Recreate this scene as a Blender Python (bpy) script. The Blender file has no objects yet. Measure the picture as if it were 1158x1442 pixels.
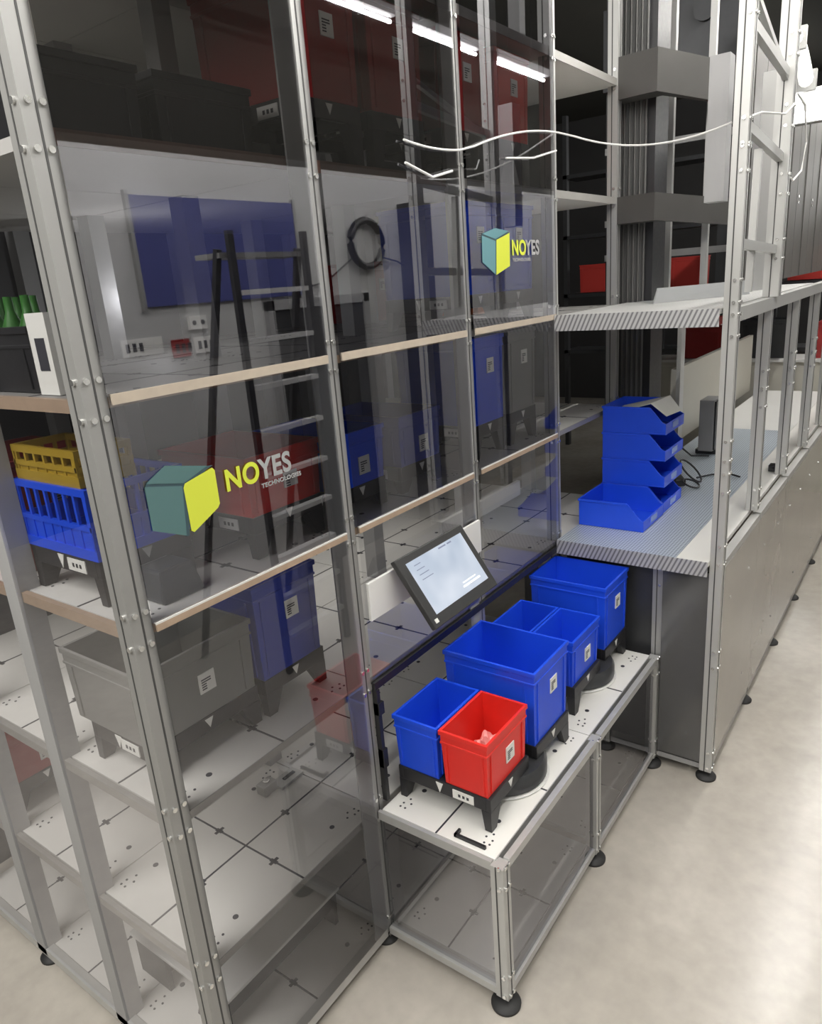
import bpy, bmesh, math, random
from mathutils import Vector, Matrix
random.seed(4)
scn = bpy.context.scene
COL = scn.collection

# ------------------------------------------------------------------ materials
def nmat(name):
    m = bpy.data.materials.new(name); m.use_nodes = True
    nt = m.node_tree; b = nt.nodes['Principled BSDF']
    return m, nt, b
def mat(name, col, rough=.5, metal=0., noise=0., scale=20., spec=None, emit=None, estr=0., bump=0., stretch=None):
    m, nt, b = nmat(name)
    b.inputs['Base Color'].default_value = (*col, 1)
    b.inputs['Roughness'].default_value = rough
    b.inputs['Metallic'].default_value = metal
    if spec is not None: b.inputs['Specular IOR Level'].default_value = spec
    if emit:
        b.inputs['Emission Color'].default_value = (*emit, 1); b.inputs['Emission Strength'].default_value = estr
    if noise or bump:
        tc = nt.nodes.new('ShaderNodeTexCoord'); mp = nt.nodes.new('ShaderNodeMapping')
        if stretch: mp.inputs['Scale'].default_value = stretch
        nz = nt.nodes.new('ShaderNodeTexNoise'); nz.inputs['Scale'].default_value = scale; nz.inputs['Detail'].default_value = 5
        nt.links.new(tc.outputs['Object'], mp.inputs['Vector']); nt.links.new(mp.outputs['Vector'], nz.inputs['Vector'])
        if noise:
            mx = nt.nodes.new('ShaderNodeMix'); mx.data_type = 'RGBA'
            mx.inputs['A'].default_value = (*[c*(1-noise) for c in col], 1)
            mx.inputs['B'].default_value = (*[min(1, c*(1+noise)) for c in col], 1)
            nt.links.new(nz.outputs['Fac'], mx.inputs['Factor']); nt.links.new(mx.outputs['Result'], b.inputs['Base Color'])
            mr = nt.nodes.new('ShaderNodeMapRange'); mr.inputs['To Min'].default_value = max(0, rough-.08); mr.inputs['To Max'].default_value = min(1, rough+.08)
            nt.links.new(nz.outputs['Fac'], mr.inputs['Value']); nt.links.new(mr.outputs['Result'], b.inputs['Roughness'])
        if bump:
            bp = nt.nodes.new('ShaderNodeBump'); bp.inputs['Strength'].default_value = bump; bp.inputs['Distance'].default_value = .01
            nt.links.new(nz.outputs['Fac'], bp.inputs['Height']); nt.links.new(bp.outputs['Normal'], b.inputs['Normal'])
    return m
def glassmat(name, tint, base, scale_f, rough=.015):
    m = bpy.data.materials.new(name); m.use_nodes = True; nt = m.node_tree; nt.nodes.clear()
    out = nt.nodes.new('ShaderNodeOutputMaterial'); mx = nt.nodes.new('ShaderNodeMixShader')
    tr = nt.nodes.new('ShaderNodeBsdfTransparent'); tr.inputs['Color'].default_value = (*tint, 1)
    gl = nt.nodes.new('ShaderNodeBsdfGlossy'); gl.inputs['Roughness'].default_value = rough; gl.inputs['Color'].default_value = (.95, .95, 1, 1)
    fr = nt.nodes.new('ShaderNodeFresnel'); fr.inputs['IOR'].default_value = 1.5
    ma = nt.nodes.new('ShaderNodeMath'); ma.operation = 'MULTIPLY_ADD'; ma.use_clamp = True
    ma.inputs[1].default_value = scale_f; ma.inputs[2].default_value = base
    nt.links.new(fr.outputs[0], ma.inputs[0]); nt.links.new(ma.outputs[0], mx.inputs['Fac'])
    nt.links.new(tr.outputs[0], mx.inputs[1]); nt.links.new(gl.outputs[0], mx.inputs[2]); nt.links.new(mx.outputs[0], out.inputs['Surface'])
    return m
def perfmat(name, light, dark, k, flange=False):
    m, nt, b = nmat(name)
    b.inputs['Metallic'].default_value = .35; b.inputs['Roughness'].default_value = .42
    tc = nt.nodes.new('ShaderNodeTexCoord'); sp = nt.nodes.new('ShaderNodeSeparateXYZ')
    nt.links.new(tc.outputs['Object'], sp.inputs[0])
    def wave(sock, kk):
        a = nt.nodes.new('ShaderNodeMath'); a.operation = 'MULTIPLY'; a.inputs[1].default_value = kk; nt.links.new(sock, a.inputs[0])
        s = nt.nodes.new('ShaderNodeMath'); s.operation = 'SINE'; nt.links.new(a.outputs[0], s.inputs[0]); return s.outputs[0]
    def add(s1, s2, op='ADD'):
        a = nt.nodes.new('ShaderNodeMath'); a.operation = op; nt.links.new(s1, a.inputs[0]); nt.links.new(s2, a.inputs[1]); return a.outputs[0]
    if flange: hz = nt.nodes.new('ShaderNodeMath'); hz.operation = 'MULTIPLY'; hz.inputs[1].default_value = .45; nt.links.new(sp.outputs['Z'], hz.inputs[0]); prod = wave(add(sp.outputs['Y'], hz.outputs[0]), k)
    else: prod = add(wave(add(sp.outputs['X'], sp.outputs['Y']), k), wave(add(sp.outputs['X'], sp.outputs['Y'], 'SUBTRACT'), k), 'MULTIPLY')
    mr = nt.nodes.new('ShaderNodeMapRange'); mr.inputs['From Min'].default_value = .05; mr.inputs['From Max'].default_value = .45
    nt.links.new(prod, mr.inputs['Value'])
    mx = nt.nodes.new('ShaderNodeMix'); mx.data_type = 'RGBA'; mx.inputs['A'].default_value = (*light, 1); mx.inputs['B'].default_value = (*dark, 1)
    nt.links.new(mr.outputs['Result'], mx.inputs['Factor']); nt.links.new(mx.outputs['Result'], b.inputs['Base Color'])
    return m

ALU = mat('brushed_aluminium', (.40, .40, .39), .42, .55, .12, 12, stretch=(1, 1, .15))
ALUB = mat('bright_aluminium', (.50, .50, .485), .38, .35, .1, 12, stretch=(1, 1, .15))
ALUF = mat('front_post_aluminium', (.33, .33, .32), .45, .45, .1, 10, stretch=(1, 1, .15))
ALUD = mat('dull_aluminium', (.38, .38, .38), .6, .35, .12, 12, stretch=(1, 1, .15))
GROOVE = mat('groove', (.05, .05, .05), .6)
SCREW = mat('steel_screw', (.75, .75, .73), .25, .9)
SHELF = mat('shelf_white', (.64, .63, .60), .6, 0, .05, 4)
SHELFSH = mat('shelf_white_shaded', (.24, .235, .225), .6, 0, .05, 4)  # white decks darkened in colour to read as unlit
TABLE = mat('table_white', (.80, .79, .75), .35, 0, .04, 4)
EDGE = mat('shelf_edge_brown', (.36, .265, .19), .55, 0, .2, 30)
EDGED = mat('shelf_edge_dark', (.17, .10, .08), .5, 0, .2, 30)
EDGEL = mat('shelf_edge_tan', (.42, .36, .29), .55, 0, .12, 30)
EDGEG = mat('shelf_edge_grey', (.36, .35, .33), .45, .4, .1, 30)
BLK = mat('black_plastic', (.018, .018, .02), .42, 0, .2, 40)
DRK = mat('dark_steel', (.06, .062, .066), .35, .4, .15, 15)
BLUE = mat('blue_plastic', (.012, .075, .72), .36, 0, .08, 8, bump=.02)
BLUED = mat('dull_blue_plastic', (.028, .055, .40), .45, 0, .1, 8)  # darker, less saturated version of the blue
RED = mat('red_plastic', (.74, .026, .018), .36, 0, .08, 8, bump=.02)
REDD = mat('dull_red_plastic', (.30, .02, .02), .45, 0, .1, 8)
GREYP = mat('grey_plastic', (.20, .20, .19), .45, 0, .08, 8)
YELP = mat('yellow_plastic', (.36, .24, .02), .45, 0, .1, 8)
GREENP = mat('green_bottle', (.03, .14, .02), .3, 0, .3, 12)
PAPER = mat('white_label', (.78, .78, .74), .6, 0, .03, 20)
INK = mat('print_ink', (.04, .04, .05), .6)
RUBBER = mat('black_rubber', (.02, .02, .02), .6)
WHITE = mat('white_paint', (.72, .72, .70), .4, 0, .04, 6)
CREAM = mat('cream_panel', (.62, .60, .53), .5, 0, .05, 3)
PANEL = mat('smoked_panel', (.085, .085, .085), .14, .0, .15, 3, spec=.9)
SIDEP = mat('glossy_grey_panel', (.40, .375, .34), .14, .2, .08, 2, spec=.8)
CORR = mat('grey_sheet_panel', (.085, .082, .076), .6, .05, .04, 2)
TEAL = mat('logo_teal', (.075, .155, .155), .5)
TEALD = mat('logo_teal_dark', (.035, .07, .085), .5)
TEALL = mat('logo_teal_light', (.11, .25, .28), .5)
YEL = mat('logo_yellow', (.50, .55, .04), .6, emit=(.6, .65, .05), estr=.15)  # faint emission added to brighten the print
LGREY = mat('logo_grey', (.33, .33, .33), .5)
WIREW = mat('white_cable', (.7, .7, .68), .45)
PERF = perfmat('perforated_sheet', (.62, .68, .74), (.22, .27, .33), 210)
PERFF = perfmat('perforated_flange', (.56, .56, .56), (.22, .22, .23), 290, True)
PERFU = perfmat('perforated_sheet_top', (.74, .74, .72), (.34, .34, .34), 160)
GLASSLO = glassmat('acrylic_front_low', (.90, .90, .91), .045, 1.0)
GLASSMI = glassmat('acrylic_front_mid_shaded', (.70, .71, .74), .15, 1.3)  # tint partly stands in for the dim bays behind
GLASSUP = glassmat('acrylic_front_upper_shaded', (.46, .46, .48), .15, 1.5)  # darker tint stands in for the unlit upper bays
GLASSTOP = glassmat('acrylic_front_top_shaded', (.36, .35, .35), .08, 1.3)  # tint darkened further for the unlit top level
GLASSE = glassmat('acrylic_end', (.93, .93, .94), .012, .35)
GLASSN = glassmat('smoked_acrylic_end', (.62, .62, .63), .02, .25)
GLASSL = glassmat('smoked_acrylic', (.50, .50, .52), .06, 1.2)
TUBE = mat('fluorescent_tube', (1, 1, 1), .5, emit=(1, .98, .94), estr=95)
TUBE2 = mat('inner_fluorescent_tube', (1, 1, 1), .5, emit=(1, .97, .92), estr=190)
GLOW = mat('daylight_pane', (1, 1, 1), .5, emit=(1, 1, .97), estr=9)

def floor_mat():
    m, nt, b = nmat('polished_concrete')
    tc = nt.nodes.new('ShaderNodeTexCoord')
    n1 = nt.nodes.new('ShaderNodeTexNoise'); n1.inputs['Scale'].default_value = 1.3; n1.inputs['Detail'].default_value = 6
    n2 = nt.nodes.new('ShaderNodeTexNoise'); n2.inputs['Scale'].default_value = 14; n2.inputs['Detail'].default_value = 6
    for n in (n1, n2): nt.links.new(tc.outputs['Object'], n.inputs['Vector'])
    r1 = nt.nodes.new('ShaderNodeValToRGB'); r1.color_ramp.elements[0].color = (.40, .37, .325, 1); r1.color_ramp.elements[1].color = (.50, .465, .41, 1)
    r1.color_ramp.elements[0].position = .35; r1.color_ramp.elements[1].position = .68
    nt.links.new(n1.outputs['Fac'], r1.inputs['Fac'])
    mx = nt.nodes.new('ShaderNodeMix'); mx.data_type = 'RGBA'; mx.blend_type = 'OVERLAY'; mx.inputs['Factor'].default_value = .16
    nt.links.new(r1.outputs['Color'], mx.inputs['A']); nt.links.new(n2.outputs['Fac'], mx.inputs['B'])
    nt.links.new(mx.outputs['Result'], b.inputs['Base Color'])
    mr = nt.nodes.new('ShaderNodeMapRange'); mr.inputs['To Min'].default_value = .17; mr.inputs['To Max'].default_value = .28; b.inputs['Specular IOR Level'].default_value = .85
    nt.links.new(n1.outputs['Fac'], mr.inputs['Value']); nt.links.new(mr.outputs['Result'], b.inputs['Roughness'])
    bp = nt.nodes.new('ShaderNodeBump'); bp.inputs['Strength'].default_value = .05; bp.inputs['Distance'].default_value = .02
    nt.links.new(n2.outputs['Fac'], bp.inputs['Height']); nt.links.new(bp.outputs['Normal'], b.inputs['Normal'])
    return m
FLOOR = floor_mat()

# ------------------------------------------------------------------ mesh builder
class MB:
    def __init__(s): s.v = []; s.f = []; s.fm = []; s.mats = []
    def mi(s, m):
        if m not in s.mats: s.mats.append(m)
        return s.mats.index(m)
    def add(s, vs, fs, m):
        o = len(s.v); s.v += [tuple(v) for v in vs]; k = s.mi(m)
        for f in fs: s.f.append(tuple(o+i for i in f)); s.fm.append(k)
        return s
    def box(s, x0, x1, y0, y1, z0, z1, m):
        vs = [(x, y, z) for z in (z0, z1) for y in (y0, y1) for x in (x0, x1)]
        return s.add(vs, [(0, 2, 3, 1), (4, 5, 7, 6), (0, 1, 5, 4), (2, 6, 7, 3), (0, 4, 6, 2), (1, 3, 7, 5)], m)
    def hexa(s, b, t, m):       # bottom 4 and top 4 corners, ccw
        return s.add(list(b)+list(t), [(3, 2, 1, 0), (4, 5, 6, 7), (0, 1, 5, 4), (1, 2, 6, 5), (2, 3, 7, 6), (3, 0, 4, 7)], m)
    def quad(s, pts, m): return s.add(pts, [tuple(range(len(pts)))], m)
    def cyl(s, c, r, h, m, ax='z', n=20, r2=None):
        r2 = r if r2 is None else r2; vs = []
        for k, rr in ((0, r), (h, r2)):
            for i in range(n):
                a = 2*math.pi*i/n; u, w = rr*math.cos(a), rr*math.sin(a)
                p = {'z': (u, w, k), 'x': (k, u, w), 'y': (w, k, u)}[ax]
                vs.append((c[0]+p[0], c[1]+p[1], c[2]+p[2]))
        fs = [(i, (i+1) % n, n+(i+1) % n, n+i) for i in range(n)] + [tuple(range(n-1, -1, -1)), tuple(range(n, 2*n))]
        return s.add(vs, fs, m)
    def lathe(s, c, prof, m, n=28):
        vs = []; fs = []
        for (r, z) in prof:
            for i in range(n):
                a = 2*math.pi*i/n; vs.append((c[0]+r*math.cos(a), c[1]+r*math.sin(a), c[2]+z))
        for j in range(len(prof)-1):
            for i in range(n): fs.append((j*n+i, j*n+(i+1) % n, (j+1)*n+(i+1) % n, (j+1)*n+i))
        fs += [tuple(range(n-1, -1, -1)), tuple(range((len(prof)-1)*n, len(prof)*n))]
        return s.add(vs, fs, m)
    def tube(s, pts, r, m, n=8, closed=False):
        pts = [Vector(p) for p in pts]; vs = []; fs = []; N = len(pts)
        for i, p in enumerate(pts):
            a = pts[(i-1) % N] if closed else pts[max(0, i-1)]; b = pts[(i+1) % N] if closed else pts[min(N-1, i+1)]
            t = (b-a).normalized(); u = t.cross(Vector((0, 0, 1)))
            if u.length < .05: u = t.cross(Vector((1, 0, 0)))
            u.normalize(); w = t.cross(u)
            for k in range(n):
                an = 2*math.pi*k/n; vs.append(p+u*r*math.cos(an)+w*r*math.sin(an))
        for i in range(N if closed else N-1):
            for k in range(n): fs.append((i*n+k, i*n+(k+1) % n, ((i+1) % N)*n+(k+1) % n, ((i+1) % N)*n+k))
        if not closed: fs += [tuple(range(n-1, -1, -1)), tuple((N-1)*n+k for k in range(n))]
        return s.add(vs, fs, m)
    def bar(s, a, b, w, h, m):
        a = Vector(a); b = Vector(b); t = (b-a).normalized(); u = t.cross(Vector((0, 0, 1)))
        if u.length < .05: u = Vector((1, 0, 0))
        u.normalize(); q = u.cross(t).normalized(); u *= w/2; q *= h/2
        return s.hexa([a-u-q, a+u-q, a+u+q, a-u+q], [b-u-q, b+u-q, b+u+q, b-u+q], m)
    def build(s, name, parent=None, loc=None, rz=0, bevel=0, smooth=False):
        me = bpy.data.meshes.new(name); o0 = Vector((0, 0, 0))
        if loc is None and s.v:                      # origin at the base centre of the part
            xs, ys, zs = zip(*s.v); o0 = Vector(((min(xs)+max(xs))/2, (min(ys)+max(ys))/2, min(zs)))
        me.from_pydata([tuple(Vector(v)-o0) for v in s.v], [], s.f)
        for m in s.mats: me.materials.append(m)
        me.polygons.foreach_set('material_index', s.fm)
        bm = bmesh.new(); bm.from_mesh(me); bmesh.ops.recalc_face_normals(bm, faces=bm.faces); bm.to_mesh(me); bm.free()
        if smooth:
            me.polygons.foreach_set('use_smooth', [True]*len(me.polygons)); me.set_sharp_from_angle(angle=.7)
        me.update()
        o = bpy.data.objects.new(name, me); COL.objects.link(o)
        if loc is None: o.location = o0 - (Vector(parent.location) if parent and parent.type == 'EMPTY' and not parent.parent else Vector((0, 0, 0)))
        else: o.location = loc
        if parent:
            if loc is None and parent.type != 'EMPTY':   # sub-part of a placed part: world -> local (translation only)
                w = Vector((0, 0, 0)); q = parent
                while q: w += Vector(q.location); q = q.parent
                o.location = o0 - w
            o.parent = parent
        o.rotation_euler.z = rz
        if bevel:
            md = o.modifiers.new('bevel', 'BEVEL'); md.width = bevel; md.segments = 2; md.limit_method = 'ANGLE'; md.angle_limit = .6
        return o
def tag(o, label=None, cat=None, group=None, kind=None):
    if label: o['label'] = label
    if cat: o['category'] = cat
    if group: o['group'] = group
    if kind: o['kind'] = kind
    return o
def thing(name, label, cat, loc=(0, 0, 0), rz=0, group=None):
    o = bpy.data.objects.new(name, None); o.empty_display_size = .1; COL.objects.link(o)
    o.location = loc; o.rotation_euler.z = rz
    return tag(o, label, cat, group)
def copy_tree(o, parent=None):
    c = o.copy(); COL.objects.link(c); c.parent = parent
    for ch in list(o.children): copy_tree(ch, c)
    return c

# ------------------------------------------------------------------ constants
X0, M, D = -.82, .83, .57
XS = [X0, 0, .83, 1.66, 2.49]
YS = [0, .57, 1.14, 1.71]
LV = dict(g=.08, e=.65, d=1.2, c=1.785, b=2.37, a=2.94, t=3.52)
TOP = 4.15

# ------------------------------------------------------------------ parts of the frames
def post(parent, x, y, z0, z1, w=.058, m=ALU, screws=(), name='post', label=None, groove=True):
    b = MB(); h = w/2
    b.box(x-h, x+h, y-h, y+h, z0, z1, m)
    if groove:
        b.box(x+h*.05, x+h*.05+.005, y-h-.0012, y-h+.002, z0, z1, GROOVE)
        b.box(x-h-.0012, x-h+.002, y+h*.05, y+h*.05+.005, z0, z1, GROOVE)
    for z in screws:
        for dz in (-.045, .045):
            b.cyl((x-h*.45, y-h-.006, z+dz), .0075, .006, SCREW, 'y', 10)
            b.cyl((x+h*.55, y-h-.006, z+dz), .0075, .006, SCREW, 'y', 10)
            b.cyl((x-h-.006, y-h*.4, z+dz), .0075, .006, SCREW, 'x', 10)
    o = b.build(name, parent)
    if label: o['label'] = label
    return o
def foot(parent, x, y, r=.05, top=.05):
    b = MB(); b.lathe((x, y, 0), [(r, .0), (r*1.02, .010), (r*.8, .022), (.014, .028), (.012, top)], RUBBER)
    return b.build('foot', parent, smooth=True)
def plate(parent, x0, x1, y0, y1, z, m, edge=EDGEG, th=.018, frontedge=True, slots=True, holes=True, name='shelf_board'):
    b = MB(); b.box(x0, x1, y0, y1, z-th, z, m)
    if frontedge: b.box(x0, x1, y0-.004, y0, z-th-.004, z+.001, edge)
    if slots:
        xm, ym = (x0+x1)/2, (y0+y1)/2; t = .0035
        b.box(xm-t, xm+t, y0, y1, z, z+.0012, INK); b.box(x0, x1, ym-t, ym+t, z, z+.0012, INK)
        for q in (.25, .75):
            yy = y0+(y1-y0)*q; b.box(xm-.02, xm+.02, yy-.006, yy+.006, z, z+.0016, INK); b.box(xm-.007, xm+.007, yy-.016, yy+.016, z, z+.0016, INK)
            xx = x0+(x1-x0)*q; b.box(xx-.016, xx+.016, ym-.007, ym+.007, z, z+.0016, INK); b.box(xx-.006, xx+.006, ym-.02, ym+.02, z, z+.0016, INK)
    if holes:
        for sx in (0, 1):
            for sy in (0, 1):
                cx = x0+.05 if sx == 0 else x1-.05; cy = y0+.05 if sy == 0 else y1-.05
                for (ax, ay) in ((0, 0), (.022, 0), (0, .022), (.03, .03), (.052, .012)):
                    px = cx+ax*(1 if sx == 0 else -1); py = cy+ay*(1 if sy == 0 else -1)
                    b.cyl((px, py, z), .0045, .0012, INK, 'z', 8)
                b.cyl((cx+(.12 if sx == 0 else -.12), cy+(.03 if sy == 0 else -.03), z), .010, .0012, INK, 'z', 10)
    return b.build(name, parent)

# ================================================================== SETTING
def struct(name, b, **k):
    o = b.build(name, None, **k); o['kind'] = 'structure'; return o
struct('floor', MB().box(-7, 13, -3.3, 7, -.1, 0, FLOOR))
WALLM = mat('aisle_wall_paint', (.50, .50, .49), .7, 0, .04, 2)
CEILM = mat('dark_ceiling', (.030, .029, .022), .9, 0, .3, 2)
DARKW = mat('dark_hall_wall', (.035, .035, .036), .8, 0, .25, 1.5)
struct('ceiling', MB().box(-7, 13, -3.3, 7, 5.3, 5.4, CEILM))
struct('wall_right', MB().box(-7, 13, -3.4, -3.2, 0, 3.6, WALLM).box(-7, 13, -3.4, -3.2, 3.6, 5.3, CEILM))
struct('wall_left', MB().box(-7, 13, 6.9, 7, 0, 5.3, DARKW))
struct('wall_far', MB().box(12.8, 13, -3.2, 6.9, 0, 5.3, DARKW))
struct('wall_back', MB().box(-7.1, -7, -3.2, 6.9, 0, 5.3, mat('back_wall_paint', (.30, .30, .29), .8, 0, .1, 1)))
d = struct('door_1', MB().box(2.78, 3.98, -3.2, -3.17, 0, 2.44, DRK).box(2.70, 2.78, -3.2, -3.15, 0, 2.52, ALUD).box(3.98, 4.06, -3.2, -3.15, 0, 2.52, ALUD).box(2.70, 4.06, -3.2, -3.15, 2.44, 2.52, ALUD))
h = MB().box(3.34, 3.42, -3.17, -3.12, 1.0, 1.03, SCREW).build('handle', d)
struct('trim_1', MB().box(4.70, 5.02, -3.2, -3.0, 0, 3.35, mat('dark_pillar', (.05, .05, .055), .6, 0, .1, 3)))

# ================================================================== MAIN STORAGE RACK
rack = thing('storage_rack', 'tall aluminium storage rack with white shelf decks behind clear acrylic front', 'storage rack', (X0, 0, 0))
lvz = [LV[k] for k in 'gedcbat']
for i, x in enumerate(XS):
    for j, y in enumerate(YS):
        if j == 0:
            post(rack, x, y, .05, TOP, .062 if i == 0 else .056, ALUF if i == 0 else ALU, screws=[z for z in lvz], label='front corner post of the rack' if i == 0 else None)
        else:
            post(rack, x, y, .05, TOP, .07, ALUD, screws=(), groove=False)
        if j < 4 and i < 5: foot(rack, x, y)
for i in range(4):
    for j in range(3):
        for k, z in LV.items():
            x0, x1 = XS[i]+.003, XS[i+1]-.003; y0, y1 = YS[j]+.002, YS[j+1]-.002
            if j == 0: y0 = -.02
            if i == 3 and k in 'ge': continue
            brown = k in 'cba' and i < 2
            plate(rack, x0, x1, y0, y1, z, SHELFSH if k == 'b' else SHELF, (EDGED if k == 'a' else EDGE) if brown else EDGEG, frontedge=(j == 0), holes=(j < 2), slots=(z < 2.5), th=.02 if z < 2.5 else .03)
# front edge ledge strips catching the light on the aisle side
for i in range(3):
    for k in 'cb':
        z = LV[k]; MB().box(XS[i]+.033, XS[i+1]-.033, -.046, -.041, z-.016, z+.003, EDGEL if k == 'b' else EDGE).box(XS[i]+.033, XS[i+1]-.033, -.046, -.041, z+.003, z+.008 if k == 'c' else z+.009, SHELF if k == 'c' else EDGEL).build('edge_strip', rack)
for x in (0, .83):
    MB().box(x-.105, x-.031, -.037, -.031, .09, TOP, ALUD).build('inner_plate', rack)
# bottom rails
MB().box(X0+.032, -.030, -.035, .0, .045, .085, ALUB).build('bottom_rail', rack)
MB().box(X0-.035, X0, .032, 1.71, .045, .085, ALUB).build('bottom_rail', rack)
for k in 'edcb':
    z = LV[k]; MB().box(X0-.022, X0-.004, .032, 1.71, z-.03, z+.002, EDGEG if k in 'ed' else EDGE).build('side_rail', rack)
# acrylic panels: tint darkens upward in place of shade inside the rack
def gpanel(parent, x0, x1, y0, y1, z0, z1, m, label=None):
    b = MB()
    if abs(y1-y0) < 1e-6: b.quad([(x0, y0, z0), (x1, y0, z0), (x1, y0, z1), (x0, y0, z1)], m)
    else: b.quad([(x0, y0, z0), (x0, y1, z0), (x0, y1, z1), (x0, y0, z1)], m)
    o = b.build('acrylic_panel', parent)
    if label: o['label'] = label
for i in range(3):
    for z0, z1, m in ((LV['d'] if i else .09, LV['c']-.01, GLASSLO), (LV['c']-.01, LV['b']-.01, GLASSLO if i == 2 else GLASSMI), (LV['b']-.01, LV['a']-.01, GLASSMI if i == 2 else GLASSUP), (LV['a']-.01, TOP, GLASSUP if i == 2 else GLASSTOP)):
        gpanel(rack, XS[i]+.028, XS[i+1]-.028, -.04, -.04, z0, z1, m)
for j in range(3):
    gpanel(rack, X0-.03, X0-.03, YS[j]+.03, YS[j+1]-.03, .09, TOP, GLASSE, 'clear end pane')
# black trim around the pick opening
MB().box(.03, 1.63, -.045, -.03, 1.155, 1.185, BLK).build('black_rail', rack)
MB().box(.03, .048, -.05, -.028, .67, 1.155, BLK).box(.03, .06, -.055, -.028, 1.05, 1.1, BLK).box(.03, .055, -.055, -.028, .82, .9, BLK).build('black_rail', rack)
MB().box(.03, .80, -.062, -.05, 1.44, 1.585, WHITE).build('cross_panel', rack, bevel=.002)
MB().box(.86, 1.63, .18, .20, 1.44, 1.52, WHITE).build('cross_panel', rack, bevel=.002)
# dark sheet added in place of the unlit depth behind the rack
gb = MB().box(X0+.04, 2.45, 1.75, 1.765, .1, TOP, mat('unlit_depth', (.055, .055, .058), .5, 0, .1, 3)).build('dark_depth_sheet', rack)

# ================================================================== PICKING TABLE (low box)
tab = thing('picking_table', 'low white-topped picking table with smoked acrylic sides standing on black feet', 'table', (0, -.56, 0))
W = -.56
for x in (0, .83, 1.63):
    post(tab, x, W, .05, .645, .05, ALUB, screws=(.11, .60))
    foot(tab, x, W, .055)
for (a, b_) in ((0, .83), (.83, 1.63)):
    plate(tab, a+.002, b_-.002, W+.02, -.045, .65, TABLE, ALUB, th=.025, name='table_top')
    plate(tab, a+.026, b_-.026, W+.02, -.045, .085, SHELF, EDGEG, name='bottom_deck')
    MB().box(a+.026, b_-.026, W-.02, W+.015, .05, .082, ALUB).build('bottom_rail', tab)
    MB().box(a+.026, b_-.026, W-.024, W+.0, .618, .652, ALUB).build('top_rail', tab)
    gpanel(tab, a+.026, b_-.026, W-.01, W-.01, .083, .618, GLASSL, 'smoked side pane')
MB().box(-.02, .015, W+.026, -.035, .05, .082, ALUB).build('bottom_rail', tab)
MB().box(-.015, .0, W+.026, -.035, .612, .648, ALUB).build('top_rail', tab)
gpanel(tab, -.008, -.008, W+.026, -.035, .083, .612, GLASSN, 'smoked end pane')
tag(MB().box(.02, .03, -.49, -.36, .651, .664, BLK).box(.02, .055, -.37, -.36, .651, .664, BLK).build('cable_guide'), 'small black angled bracket lying on the near corner of the picking table', 'bracket')

# ================================================================== WORKBENCH ENCLOSURE (right block)
W2 = -.84
ben = thing('workbench', 'long aluminium workbench with glossy grey side panels and perforated worktop', 'workbench', (1.66, W2, 0))
NB = 6
for i in range(NB+1):
    x = 1.66+.83*i
    if i == 0: post(ben, x, W2, .05, TOP, .058, ALUB, screws=(.12, .7, 1.25, 1.6, 1.75, 2.3, 2.44, 2.95, 3.05, 3.5))
    elif i == NB: post(ben, x, W2, .05, 1.195, .05, ALU, screws=())
    foot(ben, x, W2)
    if i < NB:
        MB().box(x+(.03 if i == 0 else .002), x+.828, W2-.022, W2+.0, .09, 1.16, SIDEP).cyl((x+.2, W2-.027, .95), .008, .006, SCREW, 'y', 8).cyl((x+.62, W2-.027, .3), .008, .006, SCREW, 'y', 8).cyl((x+.62, W2-.027, .95), .008, .006, SCREW, 'y', 8).build('side_panel', ben)
        MB().box(x+.03, x+.83, W2-.02, W2+.02, .05, .09, ALU).build('bottom_rail', ben)
        MB().box(x+.03, x+.83, W2-.022, W2+.02, 1.16, 1.198, ALUB).build('top_rail', ben)
post(ben, 1.69, W+.0, .05, 1.145, .05, ALU, screws=(.12, 1.08))
MB().box(1.645, 1.66, W2+.03, W-.03, .08, 1.15, PANEL).build('end_panel', ben)['label'] = 'dark smoked end pane'
MB().box(1.69, 1.70, W+.03, -.06, .09, 1.14, DRK).build('end_panel', ben)
MB().box(1.645, 1.68, W2+.03, W-.03, .05, .085, ALUD).build('bottom_rail', ben)
XE = 1.66+.83*NB
b = MB().box(1.60, XE-2.0, -.66, -.045, 1.195, 1.222, PERF)
b.build('worktop', ben)['label'] = 'perforated light metal worktop'
MB().box(1.60, XE, W2+.03, -.662, 1.196, 1.220, TABLE).build('worktop_border', ben)['label'] = 'white worktop border'
MB().box(XE-2.0, XE, -.66, -.045, 1.195, 1.222, WHITE).build('worktop', ben)
MB().box(1.594, 1.60, W2+.03, -.045, 1.148, 1.222, PERFF).build('worktop_flange', ben)['label'] = 'perforated folded front edge'
# posts above the worktop
for i in range(1, 5):
    x = 1.66+.83*i
    post(ben, x, W2+.02, 1.223, 2.33 if i > 1 else 2.33, .06, ALUB, screws=(1.3, 1.85, 1.95), name='upright')
# upper shelf
MB().box(1.60, 2.58, W2+.035, -.05, 2.352, 2.372, PERFU)  .box(2.58, 4.1, W2+.035, -.20, 2.352, 2.372, PERFU).build('upper_shelf', ben)['label'] = 'perforated upper shelf'
MB().box(1.594, 1.60, W2+.035, -.05, 2.30, 2.375, PERFF).build('shelf_flange', ben)['label'] = 'perforated folded shelf edge'
MB().box(1.69, 5.0, W2-.02, W2+.03, 2.31, 2.37, ALUB).build('shelf_rail', ben)
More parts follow.
